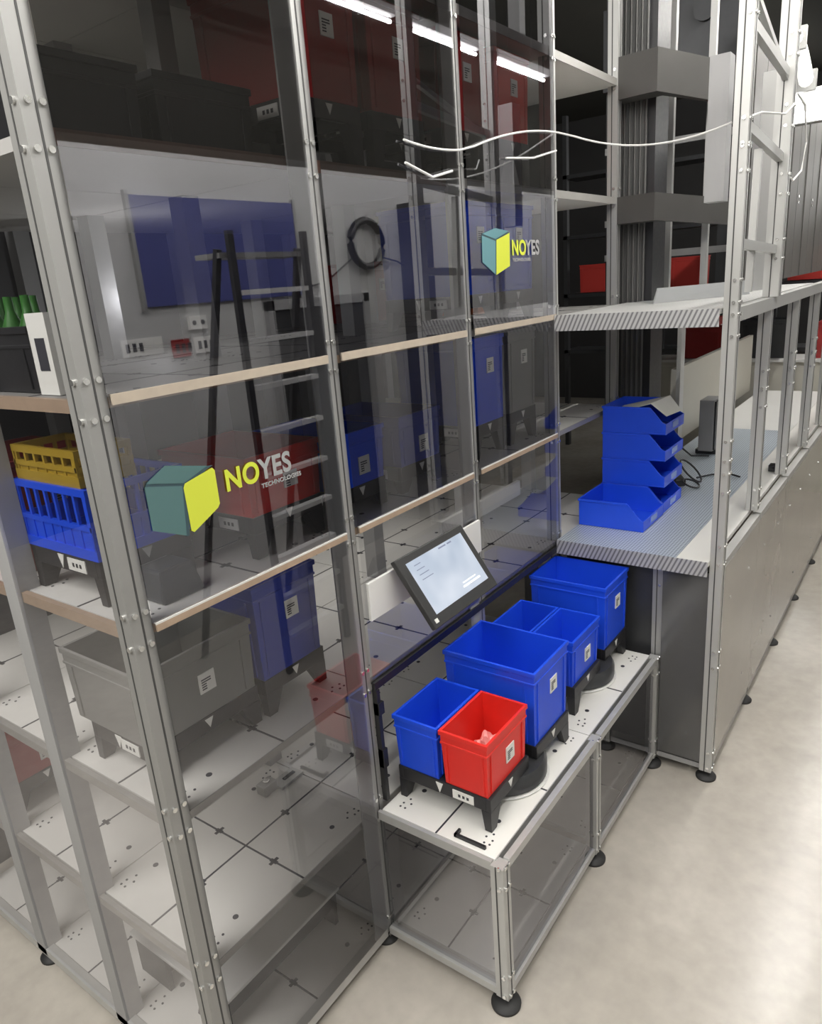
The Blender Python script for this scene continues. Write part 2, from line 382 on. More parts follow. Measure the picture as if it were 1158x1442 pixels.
# tall upright beyond and its ladder-like ties
post(ben, 2.49, W2, 2.372, TOP, .075, ALUB, screws=(2.6, 2.9, 3.2, 3.5), name='upright')
post(ben, 3.40, -.60, 2.372, 3.58, .085, ALU, name='upright', groove=False)
post(ben, 2.27, -.60, 2.84, 3.47, .09, ALUD, name='upright', groove=False)
for (za, zb) in ((3.44, 3.38), (3.08, 3.02), (2.63, 2.60)):
    MB().bar((1.69, W2, za), (2.45, W2, zb), .03, .04, ALUB).build('tie_bar', ben)
MB().bar((1.69, W2, 3.56), (2.45, W2, 3.36), .025, .025, ALUB).build('tie_bar', ben)
MB().bar((2.0, W2+.01, 2.42), (2.03, W2+.01, 3.02), .03, .03, ALUB).build('tie_bar', ben)

# bent white sheet on the upper shelf
SHB = mat('bracket_grey', (.40, .41, .41), .4, .2, .05, 8)
bs = MB(); bs.hexa([(2.3, -.30, 2.373), (2.85, -.66, 2.373), (2.855, -.652, 2.373), (2.305, -.292, 2.373)],
                   [(2.33, -.31, 2.45), (2.85, -.66, 2.45), (2.855, -.652, 2.45), (2.335, -.302, 2.45)], SHB)
bs.add([(2.305, -.292, 2.374), (2.855, -.652, 2.374), (3.1, -.5, 2.374), (2.6, -.1, 2.374)], [(0, 1, 2, 3)], SHB)
tag(bs.build('sheet_bracket'), 'folded white sheet-metal bracket lying on the upper perforated shelf', 'sheet bracket')

# grey sheet enclosure further back above the upper shelf
enc = thing('sheet_enclosure', 'tall grey sheet-metal enclosure with vertical seams at the far right', 'enclosure', (3.6, -.35, 2.372))
for i in range(6):
    x = 3.6+.75*i
    b = MB().box(x, x+.74, -.38, -.35, 2.374, 3.95, CORR)
    b.box(x+.37, x+.40, -.388, -.38, 2.374, 3.95, CORR)
    for z in (2.7, 2.75): b.cyl((x+.05, -.39, z+.3), .012, .01, SCREW, 'y', 8)
    b.build('wall_panel', enc)
    pass

# ================================================================== LIFT COLUMN
MAST = mat('mast_aluminium', (.17, .168, .165), .5, .3, .1, 6)
lift = thing('lift_column', 'ribbed aluminium lift mast rising behind the upper perforated shelf', 'lift', (2.75, -.02, 1.223))
b = MB().box(2.62, 2.86, -.13, .02, 1.223, 5.2, MAST)
for k in range(5): b.box(2.612, 2.62, -.125+.03*k, -.113+.03*k, 1.223, 5.2, GROOVE)
for k in range(6): b.box(2.606, 2.62, -.107+.03*k-.03, -.102+.03*k-.03, 1.223, 5.2, MAST)
b.build('mast', lift)
MB().box(2.64, 2.86, -.175, -.131, 1.223, 5.2, BLK).build('side_channel', lift)
BAND = mat('grey_duct', (.075, .072, .068), .45, .3, .1, 5)
for z, dz in ((2.80, .14), (3.42, .20)):
    q = [(2.50, .0), (2.50, -.235), (3.05, -.52), (3.10, -.49), (2.58, -.20), (2.60, .0)]
    q = [(2.47, -.01), (2.45, -.24), (3.0, -.50), (3.0, -.48), (2.59, -.225), (2.60, -.01)]
    n = len(q); b = MB()
    zz = [z]*3 + [z]*3
    lo = [(a, c, z-(.0 if i not in (2, 3) else .04)) for i, (a, c) in enumerate(q)]; hi = [(a, c, l[2]+dz) for (a, c), l in zip(q, lo)]
    b.add(lo+hi, [tuple(range(n-1, -1, -1)), tuple(range(n, 2*n))]+[(i, (i+1) % n, n+(i+1) % n, n+i) for i in range(n)], BAND)
    b.build('duct_band', lift)
for x, y in ((3.0, -.149), (3.02, -.361), (3.3, -.50)):
    tag(MB().box(x-.018, x+.018, y-.018, y+.018, 2.374, 4.4, ALU).box(x-.03, x+.03, y-.03, y+.03, 2.374, 2.38, ALU).build('support_pole'),
        {-.149: 'thin upright pole next to the ribbed lift mast', -.361: 'thin upright pole second from the lift mast', -.50: 'thin upright pole third from the lift mast'}[y], 'pole')
# cross members and machine behind mast
mach = thing('lift_frame', 'dark steel lift frame with cross bars behind the mast', 'frame', (3.9, -.1, 1.223))
MB().box(3.86, 3.94, .5, .58, 0, 4.9, DRK).build('upright', mach)
MB().box(3.86, 3.94, -.3, -.22, 2.3725, 4.9, DRK).build('upright', mach)
for z in (2.62, 2.86, 3.35): MB().box(3.84, 3.86, -.3, .58, z, z+.045, ALUD).build('cross_bar', mach)
MB().box(3.80, 3.86, -.3, .58, 3.75, 4.25, DRK).box(3.79, 3.80, -.15, .3, 3.82, 3.9, DRK).cyl((3.77, -.1, 4.1), .07, .03, DRK, 'x').build('machine_cover', mach)

# ================================================================== BINS, TRAYS
def bin_parts(t, w, dp, h, m, label_faces=('x',), taper=.005, rib=True, sticker=True):
    """euro container: origin at base centre, x = w, y = dp; open top, thick walls, flange rim and second band"""
    b = MB(); th = .004; fl = .007
    def ring(hw, hd, z): return [(-hw, -hd, z), (hw, -hd, z), (hw, hd, z), (-hw, hd, z)]
    W_, D_ = w/2, dp/2
    prof = [(W_-taper-fl, D_-taper-fl, 0), (W_-fl, D_-fl, h-.055), (W_-.003, D_-.003, h-.055), (W_-.003, D_-.003, h-.047), (W_-fl*.8, D_-fl*.8, h-.046),
            (W_-fl*.8, D_-fl*.8, h-.018), (W_, D_, h-.018), (W_, D_, h), (W_-fl-th, D_-fl-th, h), (W_-fl-taper-th, D_-fl-taper-th, th)]
    vs = []; fs = []
    for p in prof: vs += ring(*p)
    for j in range(len(prof)-1):
        for i in range(4): fs.append((j*4+i, j*4+(i+1) % 4, (j+1)*4+(i+1) % 4, (j+1)*4+i))
    fs.append((3, 2, 1, 0)); L = (len(prof)-1)*4; fs.append((L, L+1, L+2, L+3))
    b.add(vs, fs, m)
    if rib:
        zt = h-.056
        for sx in (-1, 1):
            for fx in (.80,):
                for sy in (-1, 1):
                    x = sx*(W_-fl)*fx; y0 = sy*(D_-fl-taper); y1 = sy*(D_-.003)
                    b.hexa([(x-.004, min(y0, y0+sy*.006), .01), (x+.004, min(y0, y0+sy*.006), .01), (x+.004, max(y0, y0+sy*.006), .01), (x-.004, max(y0, y0+sy*.006), .01)],
                           [(x-.004, min(y0, y1), zt), (x+.004, min(y0, y1), zt), (x+.004, max(y0, y1), zt), (x-.004, max(y0, y1), zt)], m)
                    y = sy*(D_-fl)*fx; x0 = sx*(W_-fl-taper); x1 = sx*(W_-.003)
                    b.hexa([(min(x0, x0+sx*.006), y-.004, .01), (max(x0, x0+sx*.006), y-.004, .01), (max(x0, x0+sx*.006), y+.004, .01), (min(x0, x0+sx*.006), y+.004, .01)],
                           [(min(x0, x1), y-.004, zt), (max(x0, x1), y-.004, zt), (max(x0, x1), y+.004, zt), (min(x0, x1), y+.004, zt)], m)
    b.build('body', t, loc=(0, 0, 0), bevel=.0015)
    if not sticker: return
    lw, lh = .06, .065; zc = h-.055-.075; yy = -D_+.005; xc = .02
    if h < .2: lh = .05; zc = h-.055-.05
    lb = MB().box(xc-lw/2, xc+lw/2, yy, yy+.004, zc-lh/2, zc+lh/2, PAPER)
    for k in range(5): lb.box(xc-.022, xc-.022+(.018 if k < 3 else .036), yy-.0008, yy, zc-.022+.008*k, zc-.018+.008*k, INK)
    lb.build('label_sticker', t, loc=(0, 0, 0))
def make_bin(name, label, x0, y0, z, w, dp, h, m, group=None, rz=0, cat='storage bin', **k):
    t = thing(name, label, cat, (x0+w/2, y0+dp/2, z), rz, group); bin_parts(t, w, dp, h, m, **k); return t
def make_tray(label, x0, y0, z0, w, dp, h, group=None, cat='carrier tray', leg=.05, skip=()):
    t = thing('carrier_tray', label, cat, (x0+w/2, y0+dp/2, z0), 0, group)
    W_, D_ = w/2, dp/2; b = MB(); zt = h; bh = .055
    b.box(-W_, W_, -D_, -D_+.02, zt-bh, zt, BLK); b.box(-W_, W_, D_-.02, D_, zt-bh, zt, BLK)
    b.box(-W_, -W_+.02, -D_+.02, D_-.02, zt-bh, zt, BLK); b.box(W_-.02, W_, -D_+.02, D_-.02, zt-bh, zt, BLK)
    b.box(-W_+.02, W_-.02, -D_+.02, D_-.02, zt-.012, zt-.002, BLK)
    b.build('deck', t, loc=(0, 0, 0), bevel=.002)
    for sx in (-1, 1):
        for sy in (-1, 1):
            if (sx, sy) in skip: continue
            x1, y1 = sx*W_, sy*D_; l = MB(); e = leg
            bt = [(x1, y1, 0), (x1-sx*e*.75, y1, 0), (x1-sx*e*.75, y1-sy*e*.55, 0), (x1, y1-sy*e*.55, 0)]
            tp = [(x1, y1, zt-bh), (x1-sx*e*1.5, y1, zt-bh), (x1-sx*e*1.5, y1-sy*e*.8, zt-bh), (x1, y1-sy*e*.8, zt-bh)]
            if sx*sy < 0: bt.reverse(); tp.reverse()
            l.hexa(bt, tp, BLK); l.build('leg', t, loc=(0, 0, 0))
    # white triangle marker and label plate on the near (-x) side, triangle also on the aisle side
    mk = MB(); mk.add([(-W_-.002, .03, zt-.008), (-W_-.002, -.002, zt-.008), (-W_-.002, .014, zt-.05), (-W_+.002, .03, zt-.008), (-W_+.002, -.002, zt-.008), (-W_+.002, .014, zt-.05)],
                      [(0, 1, 2), (5, 4, 3), (0, 3, 4, 1), (1, 4, 5, 2), (2, 5, 3, 0)], PAPER)
    mk.build('marker', t, loc=(0, 0, 0))['label'] = 'white triangle marker'
    mk = MB()
    mk.add([(-.016, -D_-.002, zt-.008), (.016, -D_-.002, zt-.008), (0, -D_-.002, zt-.04), (-.016, -D_+.002, zt-.008), (.016, -D_+.002, zt-.008), (0, -D_+.002, zt-.04)],
           [(0, 1, 2), (5, 4, 3), (0, 3, 4, 1), (1, 4, 5, 2), (2, 5, 3, 0)], PAPER)
    mk.build('marker', t, loc=(0, 0, 0))['label'] = 'white triangle marker'
    pl = MB().box(-W_-.003, -W_+.001, -D_+.07, -D_+.16, zt-.048, zt-.012, PAPER)
    for k in range(3): pl.box(-W_-.0036, -W_-.003, -D_+.09+.018*k, -D_+.10+.018*k, zt-.036, zt-.024, INK)
    pl.build('label_plate', t, loc=(0, 0, 0))
    return t
TZ = .652; TT = .792
make_tray('black legged carrier tray under the red bin at the near end of the picking table', .105, -.47, TZ, .30, .41, TT-TZ, skip=((1, -1),))
make_tray('black carrier tray under the large blue bin right behind the red bin', .465, -.475, TZ, .30, .41, TT-TZ, skip=((-1, -1),))
make_tray('black carrier tray under the pair of small blue bins, third along the table', .935, -.43, TZ, .30, .41, TT-TZ, skip=((1, -1),))
make_tray('black carrier tray under the farthest large blue bin on the table', 1.325, -.42, TZ, .285, .39, TT-TZ, skip=((-1, -1),))
make_bin('storage_bin', 'empty small blue bin beside the red bin on the nearest tray', .098, -.258, TT, .31, .205, .228, BLUE)
rb = make_bin('storage_bin', 'bright red plastic bin with a crumpled bag inside, nearest on the table', .098, -.470, TT, .31, .205, .228, RED)
make_bin('storage_bin', 'large empty blue bin directly behind the red bin', .455, -.478, TT, .315, .42, .33, BLUE)
make_bin('storage_bin', 'small blue bin on the third tray, on the rack side of its pair', .927, -.217, TT, .31, .205, .228, BLUE)
make_bin('storage_bin', 'small blue bin on the third tray, aisle side of its pair', .927, -.428, TT, .31, .205, .228, BLUE)
make_bin('storage_bin', 'large blue bin at the far end of the table under the perforated worktop', 1.315, -.425, TT, .31, .405, .33, BLUE)
# crumpled plastic bag in the red bin
PINK = mat('crumpled_film', (.75, .30, .28), .35, 0, .3, 30)
bm = bmesh.new(); bmesh.ops.create_icosphere(bm, subdivisions=4, radius=1)
for v in bm.verts:
    n = v.co.normalized(); r = 1+.28*math.sin(7*n.x+3*n.z)*math.cos(6*n.y+2*n.x)+random.uniform(-.07, .07)
    v.co = Vector((n.x*.085*r, n.y*.06*r, max(-.03, n.z*.075*r)))
me = bpy.data.meshes.new('plastic_bag'); bm.to_mesh(me); bm.free(); me.materials.append(PINK)
o = bpy.data.objects.new('plastic_bag', me); COL.objects.link(o); o.location = (.29, -.36, TT+.005+.03)
tag(o, 'crumpled pinkish plastic bag inside the red bin', 'plastic bag')

# shuttle robots (round drums under the trays)
def robot(label, x, y, z, r=.185, h=.082):
    t = thing('shuttle_robot', label, 'robot', (x, y, z))
    MB().lathe((0, 0, 0), [(r*.96, .008), (r, .015), (r, h-.02), (r*.94, h)], DRK, 40).build('body', t, loc=(0, 0, 0), smooth=True)
    MB().lathe((0, 0, 0), [(r*1.03, .0), (r*1.05, .004), (r*1.03, .008)], WHITE, 40).build('skirt_ring', t, loc=(0, 0, 0), smooth=True)['label'] = 'light base ring'
    MB().lathe((0, 0, h), [(r*.35, 0), (r*.35, .01), (r*.3, .012)], BLK, 24).build('lift_pad', t, loc=(0, 0, 0), smooth=True)
    return t
robot('round dark robot drum on the table behind the red bin tray', .44, -.325, TZ)
robot('round dark robot drum on the table between the third and fourth trays', 1.285, -.285, TZ)

# bins inside the rack -------------------------------------------------------
zc, zd, za, zb2 = LV['c']+.002, LV['d']+.002, LV['a']+.002, LV['b']+.002
T14 = .135
make_tray('dark carrier tray under the large grey bin behind the left end pane', -.77, .13, zd, .41, .32, T14)
make_bin('storage_bin', 'large dull grey bin seen low through the left front pane', -.785, .12, zd+T14, .43, .40, .245, GREYP)
make_tray('dark carrier tray under the tall blue bin in the lower left bay', -.335, .12, zd, .29, .40, T14)
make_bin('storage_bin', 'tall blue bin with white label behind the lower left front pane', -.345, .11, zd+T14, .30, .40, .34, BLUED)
make_tray('dark carrier tray under the blue crates at the left end', -.78, .18, zc, .30, .36, T14)
make_tray('dark carrier tray under the faded red bin at the far left', -.79, 1.20, LV['e']+.002, .30, .40, T14)
make_bin('storage_bin', 'faded red bin low at the far left edge of the rack', -.795, 1.19, LV['e']+.002+T14, .31, .42, .21, REDD)
# folding crates with grid walls at the left end
def crate(label, x0, y0, z, w, dp, h, m, rz=0, cat='crate'):
    t = thing('folding_crate', label, cat, (x0+w/2, y0+dp/2, z), rz); W_, D_ = w/2, dp/2; b = MB()
    b.box(-W_, W_, -D_, D_, 0, .006, m)
    for (a0, a1, c0, c1) in ((-W_, W_, -D_, -D_+.012), (-W_, W_, D_-.012, D_), (-W_, -W_+.012, -D_+.012, D_-.012), (W_-.012, W_, -D_+.012, D_-.012)):
        b.box(a0, a1, c0, c1, h-.02, h, m); b.box(a0, a1, c0, c1, h*.42, h*.42+.014, m); b.box(a0, a1, c0, c1, .006, .03, m)
        ax = a1-a0 > c1-c0; L = (a1-a0) if ax else (c1-c0); n = max(4, int(L/.045))
        for k in range(n+1):
            q = (a0 if ax else c0)+(L-.010)*k/n
            if ax: b.box(q, q+.010, c0+.002, c1-.002, .03, h-.02, m)
            else: b.box(a0+.002, a1-.002, q, q+.010, .03, h-.02, m)
        # inner liner keeps the lower half closed
        if ax: b.box(a0, a1, c0+.005, c1-.005, .03, h*.42, m)
        else: b.box(a0+.005, a1-.005, c0, c1, .03, h*.42, m)
    b.build('body', t, loc=(0, 0, 0)); return t
crate('bright blue folding crate seen through the left end pane', -.785, .17, zc+T14, .31, .38, .20, BLUE)
crate('dull yellow crate on top of the blue folding crate at the left end', -.775, .20, zc+T14+.20, .17, .33, .10, YELP)
make_bin('storage_bin', 'long dark red bin on the shelf behind the blue folding crate', -.78, .66, zc, .34, .42, .36, REDD)
make_tray('dark carrier tray under the red bin behind the lettering', -.335, .06, zc, .31, .40, T14)
make_bin('storage_bin', 'red bin behind the grey and yellow lettering of the left front pane', -.345, .05, zc+T14, .33, .42, .19, RED)
make_tray('dark carrier tray right of the second front post, under a blue bin', .05, .06, zc, .28, .40, T14-.03)
make_bin('storage_bin', 'blue bin with white label right of the second front post', .045, .05, zc+T14-.03, .29, .42, .20, BLUE)
make_tray('dark carrier tray under the blue bin in the middle bay', .43, .06, zc, .28, .40, T14-.03)
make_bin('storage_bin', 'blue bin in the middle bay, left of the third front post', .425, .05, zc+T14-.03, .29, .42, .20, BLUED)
make_tray('black carrier tray under the upright blue bin in the third bay', .985, .06, zc, .28, .40, T14+.02)
make_bin('storage_bin', 'tall narrow blue bin beside the grey bin in the third bay', .98, .05, zc+T14+.02, .29, .42, .385, BLUE)
make_tray('black carrier tray under the tall grey bin in the third bay', 1.315, .06, zc, .28, .40, T14+.02)
make_bin('storage_bin', 'tall grey bin with white label in the third bay', 1.31, .05, zc+T14+.02, .29, .42, .385, GREYP)
for (x0, lab) in ((.93, 'blue bin behind the small cube emblem, on the left'), (1.28, 'blue bin behind the small lettering in the third bay')):
    make_tray('black carrier tray under the '+lab, x0+.005, .06, zb2, .31, .40, T14)
    make_bin('storage_bin', 'large '+lab, x0, .05, zb2+T14, .32, .42, .37, BLUE)
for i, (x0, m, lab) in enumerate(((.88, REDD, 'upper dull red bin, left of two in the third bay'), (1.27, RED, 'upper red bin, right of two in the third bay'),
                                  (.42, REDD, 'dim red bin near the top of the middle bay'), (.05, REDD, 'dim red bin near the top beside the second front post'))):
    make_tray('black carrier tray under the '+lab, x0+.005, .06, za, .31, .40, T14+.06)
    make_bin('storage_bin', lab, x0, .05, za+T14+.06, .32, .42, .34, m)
for i, (x0, lab) in enumerate(((-.78, 'black bin at top left beside the corner post'), (-.40, 'black bin at top left next to the second front post'))):
    make_bin('storage_bin', lab, x0, .12, za, .34, .42, .20, BLK, sticker=False)
# bottles in the open box at the far left
t = make_bin('bottle_box', 'open dark box of green bottles at the far left edge', -.785, .28, zb2, .17, .40, .17, BLK, cat='box')
for i, (x, y) in enumerate([(-.735+.068*a, .345+.09*c) for a in range(2) for c in range(4)]):
    bt = MB().lathe((0, 0, 0), [(.026, 0), (.028, .01), (.028, .16), (.012, .20), (.011, .24)], GREENP, 14).build('bottle', None, loc=(x, y, zb2+.006), smooth=True)
    tag(bt, 'green glass bottle standing in the dark box at the far left', 'bottle', 'green bottles in the dark box')
MB().lathe((0, 0, 0), [(.03, 0), (.03, .17), (.015, .2)], PAPER, 14)
tag(MB().box(-.79, -.73, .17, .26, zb2, zb2+.2, PAPER).box(-.791, -.79, .19, .235, zb2+.06, zb2+.14, INK).build('carton'), 'small white carton with a dark print beside the box of bottles', 'carton')
# dark device on shelf c, grey device on the e level
t = thing('control_box', 'dark rounded control box on the shelf by the corner post', 'control box', (-.64, .30, zc))
MB().hexa([(-.09, -.12, 0), (.09, -.12, 0), (.09, .12, 0), (-.09, .12, 0)], [(-.07, -.08, .09), (.07, -.08, .09), (.07, .10, .09), (-.07, .10, .09)], DRK).build('housing', t, loc=(0, 0, 0), bevel=.01)
t.location = (-.63, .075+.03, zc); t.rotation_euler.z = .0
for ch in t.children: ch.scale = (.8, .55, 1)
t = thing('latch_block', 'small metal latch block under the shelf in the left bay', 'latch', (.01, .35, LV['e']+.002))
MB().box(-.09, -.02, -.02, .03, 0, .045, ALU).cyl((-.055, .005, .045), .015, .01, SCREW).build('block', t, loc=(0, 0, 0), bevel=.004)
MB().box(-.02, .10, -.045, .02, 0, .012, ALUB).box(.02, .08, -.02, -.005, .012, .016, GROOVE).build('arm', t, loc=(0, 0, 0))
t.location = (-.10, .42, LV['e']+.002)
# flat transport sled on the bottom level of the left bay
t = thing('transport_sled', 'flat grey transport sled with black skirt on the bottom level', 'transport sled', (-.40, .42, LV['g']+.002))
GS = mat('grey_sled', (.52, .52, .51), .45, 0, .05, 4)
MB().box(-.30, .30, -.28, .28, .17, .185, GS).build('deck', t, loc=(0, 0, 0), bevel=.004)
for sx in (-1, 1):
    MB().hexa([(sx*.28-.01, -.26, 0), (sx*.28+.01, -.26, 0), (sx*.28+.01, -.08, 0), (sx*.28-.01, -.08, 0)], [(sx*.28-.01, -.26, .17), (sx*.28+.01, -.26, .17), (sx*.28+.01, -.14, .17), (sx*.28-.01, -.14, .17)], BLK).build('leg', t, loc=(0, 0, 0))
    MB().box(sx*.28-.01, sx*.28+.01, .08, .26, 0, .17, BLK).build('leg', t, loc=(0, 0, 0))
MB().box(-.28, .28, -.275, -.265, .11, .17, BLK).build('skirt', t, loc=(0, 0, 0))

# ================================================================== MONITOR
mt = thing('touch_monitor', 'tilted dark-framed touch monitor with glowing pale screen on the rack front', 'monitor', (.44, -.11, 1.49))
A = Vector((.145, -.090, 1.632)); B = Vector((.605, -.090, 1.632)); C_ = Vector((.625, -.235, 1.382)); D__ = Vector((.185, -.235, 1.382))
o0 = (A+B+C_+D__)/4
mt.location = o0
ex = Vector((1, 0, 0)); down = ((D__+C_)/2-(A+B)/2); hgt = down.length; down.normalize(); nrm = ex.cross(down).normalized()
if nrm.y > 0: nrm = -nrm
def mpt(u, v, k): return ex*u+down*v+nrm*k
def mbox(b, u0, u1, v0, v1, k0, k1, m):
    b.hexa([mpt(u0, v0, k0), mpt(u1, v0, k0), mpt(u1, v1, k0), mpt(u0, v1, k0)], [mpt(u0, v0, k1), mpt(u1, v0, k1), mpt(u1, v1, k1), mpt(u0, v1, k1)], m)
Wm, Hm = .225, hgt/2; BEZ = mat('monitor_bezel', (.045, .045, .045), .4, .2, .1, 20)
b = MB(); mbox(b, -Wm, Wm, -Hm, Hm, -.024, 0, BEZ); b.build('casing', mt, loc=(0, 0, 0), bevel=.004)
def screen_mat():
    m, nt, bb = nmat('lit_screen')
    tc = nt.nodes.new('ShaderNodeTexCoord'); n = nt.nodes.new('ShaderNodeTexNoise'); n.inputs['Scale'].default_value = 5
    nt.links.new(tc.outputs['Object'], n.inputs['Vector']); r = nt.nodes.new('ShaderNodeValToRGB')
    r.color_ramp.elements[0].color = (.30, .36, .44, 1); r.color_ramp.elements[1].color = (.50, .54, .60, 1); r.color_ramp.elements[0].position = .3; r.color_ramp.elements[1].position = .7
    nt.links.new(n.outputs['Fac'], r.inputs['Fac']); nt.links.new(r.outputs['Color'], bb.inputs['Emission Color']); bb.inputs['Emission Strength'].default_value = 1.35
    bb.inputs['Base Color'].default_value = (.05, .05, .06, 1); bb.inputs['Roughness'].default_value = .2
    return m
SCR = screen_mat(); TXT = mat('screen_text', (.1, .1, .15), .4, emit=(.12, .15, .22), estr=1)
b = MB(); mbox(b, -Wm+.042, Wm-.035, -Hm+.03, Hm-.045, 0, .0015, SCR)
for k, (u, v, l) in enumerate(((.0, -Hm+.038, .05), (.06, -Hm+.038, .03))): mbox(b, u+.02, u+.02+l, v, v+.006, .0015, .0018, TXT)
for k in range(4): mbox(b, -.15, -.11+.01*k, -Hm+.05+.02*k, -Hm+.053+.02*k, .0015, .0018, TXT)
WH = mat('screen_glint', (1, 1, 1), .4, emit=(1, 1, 1), estr=1.1)
mbox(b, .03, .15, Hm-.075, Hm-.069, .0015, .0018, WH); mbox(b, .04, .13, Hm-.088, Hm-.085, .0015, .0018, WH)
b.build('screen', mt, loc=(0, 0, 0))['label'] = 'pale glowing screen'
b = MB(); mbox(b, -Wm+.015, -Wm+.033, Hm-.034, Hm-.018, 0, .002, PAPER); b.build('button', mt, loc=(0, 0, 0))['label'] = 'small white sticker'
b = MB(); b.bar(mpt(0, .05, -.026), Vector((0, .095, .0)), .06, .03, BLK); b.build('arm', mt, loc=(0, 0, 0))

# ================================================================== PICK BINS ON THE WORKTOP
def pick_bin():
    t = thing('pick_bin', 'x', 'pick bin'); b = MB(); w, l, h, th = .34, .36, .15, .006   # opening faces -y (aisle)
    x0, x1, y0, y1 = -w/2, w/2, -l/2, l/2
    b.box(x0, x1, y0, y1, 0, .008, BLUE); b.box(x0, x1, y1-th, y1, .008, h, BLUE)
    for x in (x0, x1-th):
        pr = [(y1-th, .008), (y1-th, h), (y0+.09, h), (y0+.02, .07), (y0, .06), (y0, .008)]
        n = len(pr); vs = [(x, y, z) for y, z in pr]+[(x+th, y, z) for y, z in pr]
        b.add(vs, [tuple(range(n)), tuple(range(2*n-1, n-1, -1))]+[(i, (i+1) % n, n+(i+1) % n, n+i) for i in range(n)], BLUE)
    b.box(x0+th, x1-th, y0, y0+th, .008, .06, BLUE)
    for x in (x0-.005, x1): b.box(x, x+.005, y0+.09, y1, h-.012, h, BLUE)
    b.box(x0-.005, x1+.005, y1, y1+.005, h-.012, h, BLUE)
    b.build('body', t, loc=(0, 0, 0), bevel=.0015)
    MB().box(-.05, .05, y0-.003, y0, .018, .05, mat('clear_label_window', (.2, .3, .7), .25)).build('label_holder', t, loc=(0, 0, 0))
    return t
PB = pick_bin(); WT = 1.2235
labs = ['lowest blue open-front pick bin of the worktop stack', 'second blue pick bin from the bottom of the worktop stack', 'blue pick bin just under the top one of the worktop stack', 'topmost blue pick bin of the worktop stack, holding white paper']
for k in range(4):
    o = PB if k == 0 else copy_tree(PB)
    o.location = (2.40, -.225, WT+.1505*k); o['label'] = labs[k]; o['group'] = 'stacked blue pick bins'
o = copy_tree(PB); o.location = (2.045, -.23, WT); o['label'] = 'single blue pick bin in front of the worktop stack'; o['group'] = 'stacked blue pick bins'
pp = MB(); z = WT+.1505*3
pp.hexa([(2.26, -.31, z+.165), (2.54, -.33, z+.165), (2.54, -.06, z+.10), (2.26, -.06, z+.09)], [(2.26, -.31, z+.168), (2.54, -.33, z+.168), (2.54, -.06, z+.103), (2.26, -.06, z+.093)], PAPER)
pp.hexa([(2.30, -.385, z+.09), (2.54, -.395, z+.08), (2.54, -.33, z+.165), (2.26, -.31, z+.165)], [(2.30, -.388, z+.093), (2.54, -.398, z+.083), (2.54, -.33, z+.168), (2.26, -.31, z+.168)], PAPER)
tag(pp.build('paper_sheets'), 'folded white paper sheets sticking out of the topmost pick bin', 'paper')
# cables, plug, monitor-like box on the worktop
cb = MB(); random.seed(7)
def loopc(cx, cy, cz, r, n=16, tilt=.5, ph=0): return [(cx+r*math.cos(ph+2*math.pi*i/n), cy+r*.8*math.sin(ph+2*math.pi*i/n), cz+abs(tilt)*r*(1+math.sin(ph+2*math.pi*i/n))) for i in range(n+1)]
cb.tube(loopc(2.93, -.36, WT+.008, .08, tilt=.8), .006, BLK); cb.tube(loopc(2.80, -.40, WT+.008, .06, tilt=.3, ph=1), .006, BLK)
cb.tube([(2.9, -.28, WT+.01), (3.1, -.2, WT+.12), (3.3, -.18, WT+.14), (3.45, -.22, WT+.04), (3.6, -.3, WT+.01)], .006, BLK)
cb.tube([(3.0, -.38, WT+.01), (3.1, -.45, WT+.012), (3.15, -.55, WT+.012), (3.1, -.62, WT+.012)], .006, BLK)
tag(cb.build('power_cable'), 'tangle of black power cable lying on the worktop behind the pick bins', 'cable')
t = thing('power_adapter', 'black power adapter on the worktop behind the pick bin stack', 'power adapter', (2.86, -.30, WT))
MB().box(-.07, .07, -.035, .035, 0, .045, BLK).build('housing', t, loc=(0, 0, 0), bevel=.008)
MB().cyl((.07, 0, .02), .008, .04, BLK, 'x', 10).build('plug', t, loc=(0, 0, 0)); t.rotation_euler.z = .5
tag(MB().box(3.35, 3.42, -.79, -.74, 1.2205, 1.26, BLK).cyl((3.33, -.765, 1.24), .01, .02, BLK, 'x', 8).build('plug'), 'small black plug on the white worktop border', 'plug', None)
t = thing('flat_display', 'thin grey display unit seen edge-on, standing on the far worktop', 'display', (3.75, -.26, WT))
MB().box(-.10, .10, -.05, .05, .03, .40, ALUD).build('casing', t, loc=(0, 0, 0), bevel=.004)
MB().box(-.09, .09, -.062, -.051, .04, .39, BLK).build('bezel', t, loc=(0, 0, 0))
MB().box(-.05, .05, -.08, .08, 0, .03, DRK).build('base', t, loc=(0, 0, 0))

# cream cabinets and clutter at the far end
t = thing('cream_cabinet', 'row of cream lower cabinets behind the far worktop', 'cabinet', (7.3, .1, 0))
for i in range(5):
    y = -1.5+.62*i
    MB().box(7.2, 7.6, y, y+.6, .0, 1.45, CREAM).build('unit', t)
    MB().box(7.185, 7.2, y+.02, y+.58, .1, 1.40, CREAM).build('door', t)
MB().box(7.15, 7.65, -1.52, 1.62, 1.45, 1.48, WHITE).build('counter', t)
t2 = thing('cream_partition', 'cream partition panel behind the pick bin stack', 'partition', (4.4, .12, 1.223))
MB().box(3.95, 6.6, .05, .09, 1.223, 1.80, CREAM).build('panel', t2)
MB().box(3.95, 4.05, .02, .05, 1.223, 2.35, WHITE).build('post', t2)
for k, (x, y, z, w, hh, m, lab) in enumerate(((7.25, -.95, 1.4815, .5, .38, REDD, 'dim red bin on the far cabinets at right'), (7.25, -.2, 1.4815, .5, .42, DRK, 'dark bin on the far cabinets, middle'), (7.25, .5, 1.4815, .5, .35, REDD, 'dim red bin on the far cabinets at left'))):
    make_bin('storage_bin', lab, x, y, z, .34, w, hh, m)
